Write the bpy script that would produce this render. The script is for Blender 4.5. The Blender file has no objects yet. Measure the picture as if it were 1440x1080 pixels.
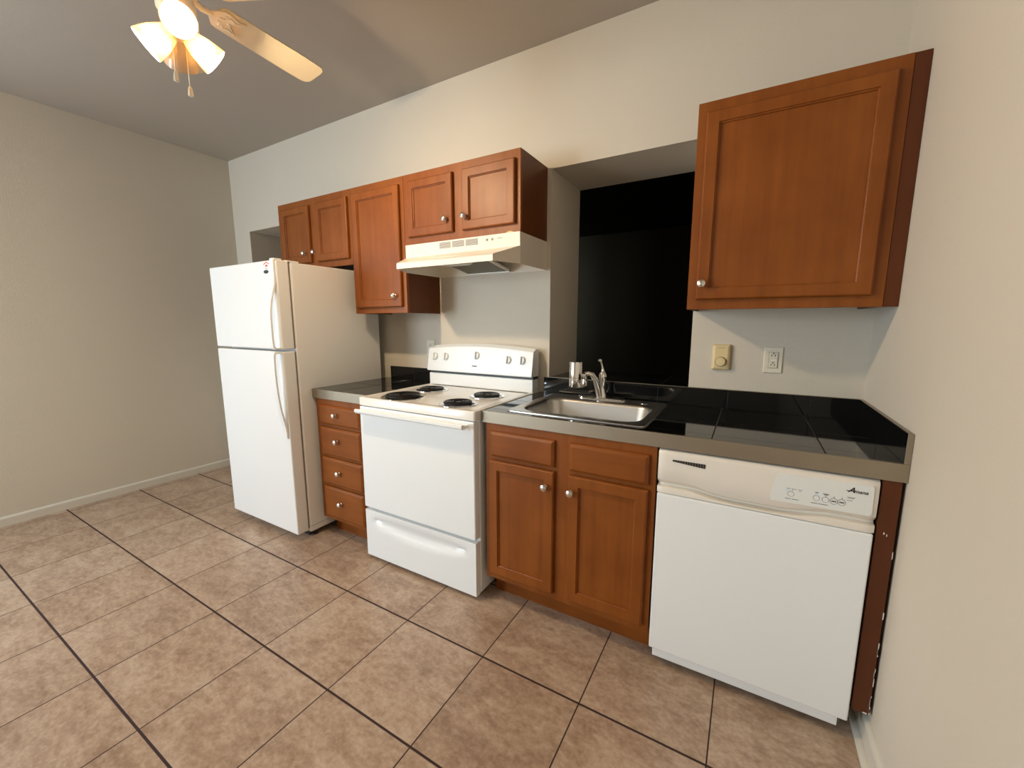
import bpy, bmesh, math, random
from mathutils import Vector, Matrix
random.seed(4)
S = bpy.context.scene
COL = S.collection
PI = math.pi

# ------------------------------------------------------------------ camera
CAM_POS = Vector((1.7715, -2.083, 1.3024))
F_PX, YAW, PITCH = 575.08, 0.5239, 0.1488
fw = Vector((-math.sin(YAW) * math.cos(PITCH), math.cos(YAW) * math.cos(PITCH), -math.sin(PITCH)))
rt = Vector((math.cos(YAW), math.sin(YAW), 0))
up = rt.cross(fw)
cd = bpy.data.cameras.new('camera')
cam = bpy.data.objects.new('camera', cd); COL.objects.link(cam)
M = Matrix.Identity(4)
for i in range(3):
    M[i][0], M[i][1], M[i][2], M[i][3] = rt[i], up[i], -fw[i], CAM_POS[i]
cam.matrix_world = M
cd.sensor_fit = 'HORIZONTAL'; cd.sensor_width = 36.0
cd.lens = F_PX / 1440 * 36.0
cd.clip_start = 0.02
S.camera = cam

# ------------------------------------------------------------------ light and exposure
S.view_settings.view_transform = 'Standard'
S.view_settings.look = 'None'
S.view_settings.exposure = 0.2
S.view_settings.gamma = 1.0
S.view_settings.use_curve_mapping = False
S.cycles.max_bounces = 10
S.cycles.diffuse_bounces = 6
S.cycles.glossy_bounces = 5
S.cycles.transmission_bounces = 6
S.cycles.sample_clamp_indirect = 6.0
S.cycles.caustics_reflective = False
S.cycles.caustics_refractive = False

W = bpy.data.worlds.new('sky'); S.world = W; W.use_nodes = True
W.node_tree.nodes['Background'].inputs[0].default_value = (0.75, 0.87, 1.0, 1)
W.node_tree.nodes['Background'].inputs[1].default_value = 1.2

XL, XR = -2.318, 2.1814
FRONT = -4.6          # wall behind the camera
DAY = (0.78, 0.91, 1.0)
BULB_STRENGTH = 1150.0
def window_light(name, x, y, z, sx, sz, rot, power):
    ld = bpy.data.lights.new(name, 'AREA'); ld.shape = 'RECTANGLE'
    ld.size, ld.size_y, ld.energy, ld.color = sx, sz, power, DAY
    o = bpy.data.objects.new(name, ld); COL.objects.link(o)
    o.location = (x, y, z); o.rotation_euler = rot
window_light('daylight_left', XL + 0.03, -3.15, 1.42, 1.5, 1.4, (PI / 2, 0, -PI / 2), 36)
window_light('daylight_rear', -1.80, FRONT + 0.03, 1.42, .82, 1.46, (PI / 2, 0, 0), 76)

# ------------------------------------------------------------------ materials
def new_mat(name):
    m = bpy.data.materials.new(name); m.use_nodes = True
    nt = m.node_tree; b = nt.nodes['Principled BSDF']
    return m, nt, b
def N(nt, t, **kw):
    n = nt.nodes.new(t)
    for k, v in kw.items(): setattr(n, k, v)
    return n
def simple(name, col, rough=0.5, metal=0.0, spec=0.5, noise=0.0, nscale=20, bump=0.0, bscale=300, coat=0.0):
    m, nt, b = new_mat(name)
    b.inputs['Base Color'].default_value = (*col, 1); b.inputs['Roughness'].default_value = rough
    b.inputs['Metallic'].default_value = metal; b.inputs['Specular IOR Level'].default_value = spec
    b.inputs['Coat Weight'].default_value = coat
    tc = N(nt, 'ShaderNodeTexCoord')
    if noise:
        n = N(nt, 'ShaderNodeTexNoise'); n.inputs['Scale'].default_value = nscale; n.inputs['Detail'].default_value = 4
        nt.links.new(tc.outputs['Object'], n.inputs['Vector'])
        r = N(nt, 'ShaderNodeMix', data_type='RGBA')
        nt.links.new(n.outputs['Fac'], r.inputs['Factor'])
        r.inputs['A'].default_value = (*[c * (1 - noise) for c in col], 1)
        r.inputs['B'].default_value = (*[min(1, c * (1 + noise)) for c in col], 1)
        nt.links.new(r.outputs['Result'], b.inputs['Base Color'])
    if bump:
        n = N(nt, 'ShaderNodeTexNoise'); n.inputs['Scale'].default_value = bscale; n.inputs['Detail'].default_value = 2
        nt.links.new(tc.outputs['Object'], n.inputs['Vector'])
        bp = N(nt, 'ShaderNodeBump'); bp.inputs['Strength'].default_value = bump; bp.inputs['Distance'].default_value = 0.002
        nt.links.new(n.outputs['Fac'], bp.inputs['Height']); nt.links.new(bp.outputs['Normal'], b.inputs['Normal'])
    return m
def wood(name, ca, cb, grain, rough=0.4):
    m, nt, b = new_mat(name)
    tc = N(nt, 'ShaderNodeTexCoord'); mp = N(nt, 'ShaderNodeMapping'); mp.inputs['Scale'].default_value = grain
    nt.links.new(tc.outputs['Object'], mp.inputs['Vector'])
    n1 = N(nt, 'ShaderNodeTexNoise'); n1.inputs['Scale'].default_value = 1.0; n1.inputs['Detail'].default_value = 6; n1.inputs['Roughness'].default_value = .6
    nt.links.new(mp.outputs['Vector'], n1.inputs['Vector'])
    n2 = N(nt, 'ShaderNodeTexNoise'); n2.inputs['Scale'].default_value = 4.5; n2.inputs['Detail'].default_value = 3
    nt.links.new(tc.outputs['Object'], n2.inputs['Vector'])
    ad = N(nt, 'ShaderNodeMath', operation='ADD'); nt.links.new(n1.outputs['Fac'], ad.inputs[0])
    nt.links.new(n2.outputs['Fac'], ad.inputs[1])
    cr = N(nt, 'ShaderNodeValToRGB'); cr.color_ramp.elements[0].position = .36; cr.color_ramp.elements[1].position = .64
    ml = N(nt, 'ShaderNodeMath', operation='MULTIPLY'); ml.inputs[1].default_value = .5
    nt.links.new(ad.outputs[0], ml.inputs[0]); nt.links.new(ml.outputs[0], cr.inputs['Fac'])
    cr.color_ramp.elements[0].color = (*ca, 1); cr.color_ramp.elements[1].color = (*cb, 1)
    nt.links.new(cr.outputs['Color'], b.inputs['Base Color'])
    b.inputs['Roughness'].default_value = rough; b.inputs['Specular IOR Level'].default_value = .3
    return m
def wall_mat(name, col, bump=0.25):
    return simple(name, col, rough=0.75, spec=0.25, noise=0.025, nscale=3, bump=bump, bscale=170)

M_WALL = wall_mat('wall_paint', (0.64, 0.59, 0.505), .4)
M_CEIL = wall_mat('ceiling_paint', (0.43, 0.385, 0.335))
M_FARWALL = simple('far_room_shade', (0.21, 0.175, 0.11), 0.8)  # adjoining room's lack of light is put into this darkened surface colour
M_FARCEIL = simple('far_ceiling_shade', (0.075, 0.05, 0.04), 0.85)  # its ceiling likewise darkened in colour to look unlit
M_BASE = simple('baseboard_paint', (0.66, 0.63, 0.55), 0.45)
M_WOOD = wood('maple_vertical', (0.185, 0.049, 0.006), (0.265, 0.079, 0.012), (26, 26, 1.6))
M_WOODH = wood('maple_horizontal', (0.185, 0.049, 0.006), (0.265, 0.079, 0.012), (1.6, 26, 26))
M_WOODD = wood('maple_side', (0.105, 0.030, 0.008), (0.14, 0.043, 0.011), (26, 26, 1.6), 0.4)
M_FILLER = wood('maple_filler', (0.088, 0.022, 0.0055), (0.11, 0.029, 0.007), (26, 26, 1.6), 0.4)
M_NICKEL = simple('satin_nickel', (0.72, 0.68, 0.62), 0.25, 1.0)
M_CHROME = simple('chrome', (0.82, 0.8, 0.77), 0.08, 1.0)
M_FRIDGE = simple('fridge_enamel', (0.83, 0.83, 0.82), 0.38, bump=0.12, bscale=420)
M_WHITE = simple('white_enamel', (0.87, 0.905, 0.92), 0.25)
M_COOK = simple('cooktop_enamel', (0.83, 0.81, 0.78), 0.16)
M_BONE = simple('bone_plastic', (0.80, 0.76, 0.69), 0.35)
M_PANELW = simple('panel_white', (0.80, 0.83, 0.82), 0.3)
M_HOOD = simple('hood_enamel', (0.80, 0.74, 0.64), 0.3)
M_GASKET = simple('gasket_grey', (0.22, 0.19, 0.17), 0.7)
M_BLACK = simple('black_plastic', (0.012, 0.012, 0.012), 0.4)
M_COIL = simple('coil_element', (0.02, 0.019, 0.019), 0.35, 0.6)
M_TILEK = simple('black_glazed_tile', (0.004, 0.0045, 0.005), 0.05, spec=0.55)
M_GROUTK = simple('dark_grout', (0.05, 0.05, 0.05), 0.8)
M_PRINT = simple('grey_print', (0.16, 0.16, 0.16), 0.6)
M_LOGO = simple('black_print', (0.012, 0.012, 0.014), 0.5)
M_RED = simple('red_print', (0.62, 0.06, 0.05), 0.5)
M_LABEL = simple('label_paper', (0.85, 0.84, 0.83), 0.5)
M_IVORY = simple('ivory_plastic', (0.74, 0.60, 0.33), 0.35)
M_PLATE = simple('outlet_plastic', (0.76, 0.72, 0.60), 0.35)
M_FANW = simple('fan_enamel', (0.78, 0.71, 0.58), 0.4)
M_BLADE = simple('fan_blade', (0.76, 0.66, 0.47), 0.45)
M_BRASS = simple('chain_metal', (0.72, 0.62, 0.42), 0.3, 1.0)
M_FILTER = simple('grease_filter', (0.17, 0.16, 0.12), 0.55, 0.5, noise=.4, nscale=160, bump=.6, bscale=500)
M_LENS = simple('lamp_lens', (0.72, 0.72, 0.68), 0.4)
M_BLUE = simple('indicator', (0.55, 0.75, 0.95), 0.3)
M_WINFRAME = simple('window_frame_paint', (0.8, 0.8, 0.78), 0.4)
M_CAULK = simple('caulk', (0.75, 0.73, 0.7), 0.6)

def steel(name, col, rough, scale):
    m, nt, b = new_mat(name)
    b.inputs['Metallic'].default_value = 1; b.inputs['Base Color'].default_value = (*col, 1)
    tc = N(nt, 'ShaderNodeTexCoord'); mp = N(nt, 'ShaderNodeMapping'); mp.inputs['Scale'].default_value = scale
    nt.links.new(tc.outputs['Object'], mp.inputs['Vector'])
    n = N(nt, 'ShaderNodeTexNoise'); n.inputs['Scale'].default_value = 1; n.inputs['Detail'].default_value = 3
    nt.links.new(mp.outputs['Vector'], n.inputs['Vector'])
    mr = N(nt, 'ShaderNodeMapRange'); mr.inputs['To Min'].default_value = rough - .07; mr.inputs['To Max'].default_value = rough + .1
    nt.links.new(n.outputs['Fac'], mr.inputs['Value']); nt.links.new(mr.outputs['Result'], b.inputs['Roughness'])
    bp = N(nt, 'ShaderNodeBump'); bp.inputs['Strength'].default_value = .05; bp.inputs['Distance'].default_value = .0004
    nt.links.new(n.outputs['Fac'], bp.inputs['Height']); nt.links.new(bp.outputs['Normal'], b.inputs['Normal'])
    return m
M_STEEL = steel('brushed_edge_steel', (0.38, 0.335, 0.265), 0.40, (6, 400, 400))
M_SINK = simple('sink_steel', (0.56, 0.55, 0.53), 0.3, 1.0)

def glass_shade_mat():
    m = bpy.data.materials.new('frosted_glass'); m.use_nodes = True; nt = m.node_tree; nt.nodes.clear()
    out = N(nt, 'ShaderNodeOutputMaterial')
    d = N(nt, 'ShaderNodeBsdfDiffuse'); d.inputs['Color'].default_value = (0.80, 0.70, 0.56, 1)
    t = N(nt, 'ShaderNodeBsdfTranslucent'); t.inputs['Color'].default_value = (0.36, 0.235, 0.10, 1)
    g = N(nt, 'ShaderNodeBsdfGlossy'); g.inputs['Roughness'].default_value = .15
    a = N(nt, 'ShaderNodeMixShader'); a.inputs[0].default_value = .45
    b = N(nt, 'ShaderNodeMixShader'); b.inputs[0].default_value = .06
    nt.links.new(d.outputs[0], a.inputs[1]); nt.links.new(t.outputs[0], a.inputs[2])
    nt.links.new(a.outputs[0], b.inputs[1]); nt.links.new(g.outputs[0], b.inputs[2])
    tr = N(nt, 'ShaderNodeBsdfTransparent'); tr.inputs['Color'].default_value = (1, .9, .7, 1)
    c = N(nt, 'ShaderNodeMixShader'); c.inputs[0].default_value = .05
    nt.links.new(b.outputs[0], c.inputs[1]); nt.links.new(tr.outputs[0], c.inputs[2]); nt.links.new(c.outputs[0], out.inputs[0])
    return m
M_SHADE = glass_shade_mat()
def bulb_mat():
    m = bpy.data.materials.new('lit_bulb'); m.use_nodes = True; nt = m.node_tree; nt.nodes.clear()
    out = N(nt, 'ShaderNodeOutputMaterial'); e = N(nt, 'ShaderNodeEmission')
    e.inputs['Color'].default_value = (1.0, 0.76, 0.48, 1); e.inputs['Strength'].default_value = BULB_STRENGTH
    nt.links.new(e.outputs[0], out.inputs[0]); return m
M_BULB = bulb_mat()
M_BULBOFF = simple('unlit_bulb', (0.8, 0.78, 0.72), 0.2)
def pane_mat():
    m = bpy.data.materials.new('window_glass'); m.use_nodes = True; nt = m.node_tree; nt.nodes.clear()
    out = N(nt, 'ShaderNodeOutputMaterial'); t = N(nt, 'ShaderNodeBsdfTransparent'); g = N(nt, 'ShaderNodeBsdfGlossy')
    g.inputs['Roughness'].default_value = .02; f = N(nt, 'ShaderNodeFresnel'); mx = N(nt, 'ShaderNodeMixShader')
    nt.links.new(f.outputs[0], mx.inputs[0]); nt.links.new(t.outputs[0], mx.inputs[1]); nt.links.new(g.outputs[0], mx.inputs[2])
    nt.links.new(mx.outputs[0], out.inputs[0]); return m
M_PANE = pane_mat()

TX0, TY0, TS = 0.1536, -1.2986, 0.4
def floor_mat():
    m, nt, b = new_mat('ceramic_floor_tile')
    L = nt.links.new
    geo = N(nt, 'ShaderNodeTexCoord'); sep = N(nt, 'ShaderNodeSeparateXYZ'); L(geo.outputs['Object'], sep.inputs[0])
    def math_(op, a, bb=None):
        n = N(nt, 'ShaderNodeMath', operation=op)
        for i, v in enumerate((a, bb)):
            if v is None: continue
            if isinstance(v, (int, float)): n.inputs[i].default_value = v
            else: L(v, n.inputs[i])
        return n.outputs[0]
    u = math_('DIVIDE', math_('SUBTRACT', sep.outputs[0], TX0), TS)
    v = math_('DIVIDE', math_('SUBTRACT', sep.outputs[1], TY0), TS)
    fu, fv = math_('FRACT', u), math_('FRACT', v)
    iu, iv = math_('FLOOR', u), math_('FLOOR', v)
    du = math_('MINIMUM', fu, math_('SUBTRACT', 1.0, fu)); dv = math_('MINIMUM', fv, math_('SUBTRACT', 1.0, fv))
    d = math_('MULTIPLY', math_('MINIMUM', math_('MULTIPLY', du, 1.75), dv), TS)
    mr = N(nt, 'ShaderNodeMapRange', interpolation_type='SMOOTHSTEP'); L(d, mr.inputs['Value'])
    mr.inputs['From Min'].default_value = .0030; mr.inputs['From Max'].default_value = .0048
    cmb = N(nt, 'ShaderNodeCombineXYZ'); L(iu, cmb.inputs[0]); L(iv, cmb.inputs[1])
    wn = N(nt, 'ShaderNodeTexWhiteNoise', noise_dimensions='2D'); L(cmb.outputs[0], wn.inputs['Vector'])
    off = N(nt, 'ShaderNodeVectorMath', operation='SCALE'); L(wn.outputs['Color'], off.inputs[0]); off.inputs['Scale'].default_value = 30
    add = N(nt, 'ShaderNodeVectorMath', operation='ADD'); L(geo.outputs['Object'], add.inputs[0]); L(off.outputs[0], add.inputs[1])
    mp = N(nt, 'ShaderNodeMapping'); mp.inputs['Scale'].default_value = (1.0, 1.9, 1); mp.inputs['Rotation'].default_value = (0, 0, .5)
    L(add.outputs[0], mp.inputs['Vector'])
    n1 = N(nt, 'ShaderNodeTexNoise'); n1.inputs['Scale'].default_value = 5; n1.inputs['Detail'].default_value = 7; n1.inputs['Roughness'].default_value = .62; n1.inputs['Distortion'].default_value = .6
    L(mp.outputs[0], n1.inputs['Vector'])
    n2 = N(nt, 'ShaderNodeTexNoise'); n2.inputs['Scale'].default_value = 75; n2.inputs['Detail'].default_value = 3
    L(add.outputs[0], n2.inputs['Vector'])
    n3 = N(nt, 'ShaderNodeTexNoise'); n3.inputs['Scale'].default_value = 24; n3.inputs['Detail'].default_value = 5; n3.inputs['Roughness'].default_value = .7
    L(mp.outputs[0], n3.inputs['Vector'])
    mixv = math_('ADD', math_('ADD', math_('MULTIPLY', n1.outputs['Fac'], .42), math_('MULTIPLY', n2.outputs['Fac'], .20)), math_('MULTIPLY', n3.outputs['Fac'], .38))
    mixv = math_('ADD', mixv, math_('MULTIPLY', math_('SUBTRACT', wn.outputs['Value'], .5), .05))
    cr = N(nt, 'ShaderNodeValToRGB'); L(mixv, cr.inputs['Fac'])
    e = cr.color_ramp.elements; e[0].position = .39; e[1].position = .62
    e[0].color = (0.29, 0.188, 0.127, 1); e[1].color = (0.54, 0.42, 0.325, 1)
    c = e.new(.51); c.color = (0.43, 0.307, 0.222, 1)
    mx = N(nt, 'ShaderNodeMix', data_type='RGBA'); L(mr.outputs['Result'], mx.inputs['Factor'])
    mx.inputs['A'].default_value = (0.035, 0.013, 0.010, 1); L(cr.outputs['Color'], mx.inputs['B'])
    L(mx.outputs['Result'], b.inputs['Base Color'])
    rr = N(nt, 'ShaderNodeMapRange'); L(mr.outputs['Result'], rr.inputs['Value'])
    rr.inputs['To Min'].default_value = .85; rr.inputs['To Max'].default_value = .36
    L(rr.outputs['Result'], b.inputs['Roughness'])
    hh = math_('ADD', math_('MULTIPLY', mr.outputs['Result'], 1.0), math_('MULTIPLY', n3.outputs['Fac'], .35))
    bp = N(nt, 'ShaderNodeBump'); bp.inputs['Strength'].default_value = .35; bp.inputs['Distance'].default_value = .003
    L(hh, bp.inputs['Height']); L(bp.outputs['Normal'], b.inputs['Normal'])
    return m
M_FLOOR = floor_mat()

# ------------------------------------------------------------------ mesh helpers (world coordinates)
ORIGIN = {}
def box(bm, x0, x1, y0, y1, z0, z1, bev=0.0, seg=2, mi=0, smooth=False):
    g = bmesh.ops.create_cube(bm, size=1.0)
    vs = g['verts']
    for v in vs:
        v.co = Vector(((x0 + x1) / 2 + v.co.x * (x1 - x0), (y0 + y1) / 2 + v.co.y * (y1 - y0), (z0 + z1) / 2 + v.co.z * (z1 - z0)))
    fs = set(f for v in vs for f in v.link_faces)
    for f in fs: f.material_index = mi
    if bev > 0:
        es = list(set(e for v in vs for e in v.link_edges))
        r = bmesh.ops.bevel(bm, geom=es, offset=bev, segments=seg, affect='EDGES', profile=.5, clamp_overlap=True)
        for f in r['faces']: f.material_index = mi
    return vs
def loft(bm, loops, cap0=True, cap1=True, closed=True, mi=0, smooth=False, capmi=None):
    rows = [[bm.verts.new(p) for p in lp] for lp in loops]
    n = len(rows[0]); out = []
    for a, b in zip(rows[:-1], rows[1:]):
        for i in range(n if closed else n - 1):
            j = (i + 1) % n
            try: f = bm.faces.new((a[i], a[j], b[j], b[i]))
            except ValueError: continue
            f.material_index = mi; f.smooth = smooth; out.append(f)
    for flag, row, rev in ((cap0, rows[0], True), (cap1, rows[-1], False)):
        if flag:
            f = bm.faces.new(row[::-1] if rev else row); f.material_index = mi if capmi is None else capmi; out.append(f)
    return out
def basis(axis):
    a = Vector(axis).normalized()
    t = Vector((0, 0, 1)) if abs(a.z) < .9 else Vector((1, 0, 0))
    u = a.cross(t).normalized(); return a, u, a.cross(u)
def lathe(bm, origin, axis, prof, seg=24, cap0=True, cap1=True, mi=0, smooth=True):
    a, u, v = basis(axis); o = Vector(origin)
    loops = [[o + a * h + (u * math.cos(t) + v * math.sin(t)) * r for t in [2 * PI * i / seg for i in range(seg)]] for r, h in prof]
    return loft(bm, loops, cap0, cap1, True, mi, smooth)
def tube(bm, pts, rad, seg=10, mi=0, closed=False, flat=None):
    pts = [Vector(p) for p in pts]; n = len(pts); loops = []
    if not hasattr(rad, '__len__'): rad = [rad] * n
    prev = None
    for i, p in enumerate(pts):
        if closed: t = (pts[(i + 1) % n] - pts[i - 1]).normalized()
        else: t = (pts[min(i + 1, n - 1)] - pts[max(i - 1, 0)]).normalized()
        if prev is None: a, u, v = basis(t)
        else:
            u = (prev - t * prev.dot(t)).normalized(); v = t.cross(u)
        prev = u
        loops.append([p + (u * math.cos(q) + v * math.sin(q) * (flat or 1)) * rad[i] for q in [2 * PI * k / seg for k in range(seg)]])
    if closed: loops.append(loops[0])
    return loft(bm, loops, not closed, not closed, True, mi, True)
def prism(bm, poly, axis, a0, a1, mi=0):
    def P(p, a):
        if axis == 'x': return (a, p[0], p[1])
        if axis == 'y': return (p[0], a, p[1])
        return (p[0], p[1], a)
    return loft(bm, [[P(p, a0) for p in poly], [P(p, a1) for p in poly]], mi=mi)
def disc(cx, cz, r, n=20): return [(cx + r * math.cos(2 * PI * i / n), cz + r * math.sin(2 * PI * i / n)) for i in range(n)]
def rrect(x0, x1, y0, y1, r, n=6):
    out = []
    for cx, cy, a in ((x1 - r, y1 - r, 0), (x0 + r, y1 - r, 90), (x0 + r, y0 + r, 180), (x1 - r, y0 + r, 270)):
        for i in range(n + 1):
            t = math.radians(a + 90 * i / n); out.append((cx + r * math.cos(t), cy + r * math.sin(t)))
    return out
def thing(name, label, cat, loc, group=None):
    o = bpy.data.objects.new(name, None); COL.objects.link(o); o.location = loc
    o.empty_display_size = .1
    o['label'] = label; o['category'] = cat
    if group: o['group'] = group
    ORIGIN[o] = Vector(loc); return o
def obj(name, bm, mat, parent=None, loc=None, label=None):
    """link a bmesh given in world coordinates as ONE mesh object"""
    bmesh.ops.recalc_face_normals(bm, faces=bm.faces[:])
    if parent: org = ORIGIN[parent]
    else: org = Vector(loc) if loc else Vector((0, 0, 0))
    bm.transform(Matrix.Translation(-org))
    me = bpy.data.meshes.new(name); bm.to_mesh(me); bm.free()
    for m in (mat if isinstance(mat, (list, tuple)) else [mat]): me.materials.append(m)
    fl = [p.use_smooth for p in me.polygons]
    if any(fl):
        me.set_sharp_from_angle(angle=math.radians(40)); me.polygons.foreach_set('use_smooth', fl)
    o = bpy.data.objects.new(name, me); COL.objects.link(o)
    if parent: o.parent = parent
    else: o.location = org
    ORIGIN[o] = org
    if label: o['label'] = label
    return o
def tag(o, label, cat, group=None):
    o['label'] = label; o['category'] = cat
    if group: o['group'] = group
    return o
def struct(name, bm, mat, parent=None):
    o = obj(name, bm, mat, parent)
    if not parent: o['kind'] = 'structure'
    return o
def B(): return bmesh.new()
def add_text(bm, s, size, origin, right, upv, depth=.0006, shear=0.0, offset=0.0, mi=0, align='LEFT'):
    cu = bpy.data.curves.new('lettering', 'FONT'); cu.body = s; cu.size = size; cu.shear = shear; cu.offset = offset
    cu.align_x = align; cu.resolution_u = 3
    o = bpy.data.objects.new('lettering', cu); COL.objects.link(o)
    me = bpy.data.meshes.new_from_object(o.evaluated_get(bpy.context.evaluated_depsgraph_get()))
    bpy.data.objects.remove(o); bpy.data.curves.remove(cu)
    r, u = Vector(right).normalized(), Vector(upv).normalized(); n = r.cross(u)
    m4 = Matrix(((r.x, u.x, n.x, origin[0] + n.x * depth), (r.y, u.y, n.y, origin[1] + n.y * depth), (r.z, u.z, n.z, origin[2] + n.z * depth), (0, 0, 0, 1)))
    me.transform(m4); k = len(bm.faces); bm.from_mesh(me); bpy.data.meshes.remove(me)
    bm.faces.ensure_lookup_table()
    for f in bm.faces[k:]: f.material_index = mi

# ------------------------------------------------------------------ the room
ZC, TH = 2.706, 0.415
OB = (0.8093, 1.5363, 1.0, 2.10)         # pass-through above the sink
OA = (-2.0787, -1.19, 1.0, 2.088)        # pass-through behind the fridge
bm = B(); box(bm, XL - .1, XR + .1, FRONT - .1, 0.0, -.05, 0); struct('floor', bm, M_FLOOR)
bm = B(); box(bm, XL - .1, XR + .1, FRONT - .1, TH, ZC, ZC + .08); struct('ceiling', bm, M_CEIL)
bm = B()
box(bm, XL, OA[0], 0, TH, 0, ZC); box(bm, OA[1], OB[0], 0, TH, 0, ZC); box(bm, OB[1], XR, 0, TH, 0, ZC)
for o_ in (OA, OB):
    box(bm, o_[0], o_[1], 0, TH, 0, o_[2] - .012); box(bm, o_[0], o_[1], 0, TH, o_[3], ZC)
bmesh.ops.remove_doubles(bm, verts=bm.verts[:], dist=1e-5)
struct('wall_back', bm, M_WALL)
WN = (-3.95, -2.35, .67, 2.17); DR = (-2.26, -1.34, .62, 2.22)
bm = B(); box(bm, XL - .1, XL, WN[1], TH, 0, ZC); box(bm, XL - .1, XL, FRONT, WN[0], 0, ZC); box(bm, XL - .1, XL, WN[0], WN[1], 0, WN[2]); box(bm, XL - .1, XL, WN[0], WN[1], WN[3], ZC)
struct('wall_left', bm, M_WALL)
bm = B(); box(bm, XR, XR + .1, FRONT, TH, 0, ZC); struct('wall_right', bm, M_WALL)
bm = B()
box(bm, XL - .1, DR[0], FRONT - .1, FRONT, 0, ZC); box(bm, DR[1], XR + .1, FRONT - .1, FRONT, 0, ZC); box(bm, DR[0], DR[1], FRONT - .1, FRONT, DR[3], ZC); box(bm, DR[0], DR[1], FRONT - .1, FRONT, 0, DR[2])
struct('wall_front', bm, M_WALL)
def framed(name, r, on_left, bars):
    x0, x1, z0, z1 = r
    def bar(bm, a0, a1, d0, d1, c0, c1, bev=0.0):
        if on_left: box(bm, XL + d0, XL + d1, a0, a1, c0, c1, bev)
        else: box(bm, a0, a1, FRONT + d0, FRONT + d1, c0, c1, bev)
    bm = B()
    for a in ((x0, x0 + .05, z0, z1), (x1 - .05, x1, z0, z1), (x0 + .05, x1 - .05, z1 - .05, z1), (x0 + .05, x1 - .05, z0, z0 + .06)):
        bar(bm, a[0], a[1], -.09, -.02, a[2], a[3], .004)
    for a in bars: bar(bm, a[0], a[1], -.08, -.03, a[2], a[3], .003)
    o = struct(name, bm, M_WINFRAME)
    bm = B(); bar(bm, x0 + .05, x1 - .05, -.058, -.054, z0 + .06, z1 - .05); obj('pane', bm, M_PANE, o)
framed('window_1', WN, True, [(-3.17, -3.13, .73, 2.12)])
framed('window_2', DR, False, [(-1.83, -1.77, .68, 2.17)])

# the unlit room beyond the pass-throughs
FY = 4.6
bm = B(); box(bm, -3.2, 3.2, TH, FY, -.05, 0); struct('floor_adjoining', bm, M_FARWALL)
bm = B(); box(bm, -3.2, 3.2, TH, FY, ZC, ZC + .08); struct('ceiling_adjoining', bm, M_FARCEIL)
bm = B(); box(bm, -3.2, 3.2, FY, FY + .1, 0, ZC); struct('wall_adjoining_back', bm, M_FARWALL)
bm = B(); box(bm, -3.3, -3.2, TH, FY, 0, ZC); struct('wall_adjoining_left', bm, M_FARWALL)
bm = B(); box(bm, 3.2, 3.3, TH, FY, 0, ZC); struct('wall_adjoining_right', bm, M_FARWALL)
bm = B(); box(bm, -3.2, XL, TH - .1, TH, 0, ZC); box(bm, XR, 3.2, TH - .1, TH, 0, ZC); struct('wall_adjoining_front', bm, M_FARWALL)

def base_profile(h, t): return [(0, 0), (t, 0), (t, h - .014), (t - .003, h - .006), (t - .008, h - .002), (0, h)]
bm = B(); loft(bm, [[(XL + p[0], y, p[1]) for p in base_profile(.062, .013)] for y in (FRONT, -.001)]); struct('baseboard_left', bm, M_BASE)
bm = B(); loft(bm, [[(x, -p[0], p[1]) for p in base_profile(.062, .013)] for x in (XL + .014, -1.18)]); struct('baseboard_back', bm, M_BASE)
bm = B()
loft(bm, [[(XR - p[0], y, p[1]) for p in base_profile(.088, .013)] for y in (FRONT, -.32)])
loft(bm, [[(XR - .013 - .017 * math.cos(t), y, .019 * math.sin(t)) for t in [PI / 2 * i / 5 for i in range(6)]] + [(XR - .013, y, 0)] for y in (FRONT, -.32)])
struct('baseboard_right', bm, M_BASE)

# black tiled ledge lying in the pass-through
def tiled(bm, xs, ys, x0, x1, y0, y1, z0, z1, hole=None, gap=.0032, base=None):
    def spans(a0, a1, lines, cuts):
        marks = sorted([(v, 1) for v in lines if a0 < v < a1] + [(v, 0) for v in cuts if a0 < v < a1])
        out = []; cur = a0; g0 = 0
        for v, isline in marks + [(a1, 0)]:
            out.append((cur + g0, v - (gap / 2 if isline else 0))); cur = v; g0 = gap / 2 if isline else 0
        return out
    hx = [hole[0], hole[1]] if hole else []; hy = [hole[2], hole[3]] if hole else []
    for a, b_ in spans(x0, x1, xs, hx):
        for c, d in spans(y0, y1, ys, hy):
            mx, my = (a + b_) / 2, (c + d) / 2
            if hole and hole[0] < mx < hole[1] and hole[2] < my < hole[3]: continue
            box(bm, a, b_, c, d, z0, z1, .0008, 1)
    zb0, zb1 = base
    if hole:
        for q in ((x0, hole[0], y0, y1), (hole[1], x1, y0, y1), (hole[0], hole[1], y0, hole[2]), (hole[0], hole[1], hole[3], y1)):
            box(bm, *q, zb0, zb1, mi=1)
    else: box(bm, x0, x1, y0, y1, zb0, zb1, mi=1)
for o_, lab in ((OB, 'black tiled ledge in the dark pass-through opening behind the sink'), (OA, 'black tiled ledge in the pass-through opening behind the fridge')):
    r = thing('ledge', lab, 'ledge', ((o_[0] + o_[1]) / 2, .2, o_[2] - .012))
    bm = B(); tiled(bm, [o_[0] + .29, o_[0] + .595], [.205], o_[0] + .001, o_[1] - .001, .001, TH, o_[2] - .004, o_[2], base=(o_[2] - .0119, o_[2] - .0015))
    obj('tile_surface', bm, [M_TILEK, M_GROUTK], r)

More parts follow.
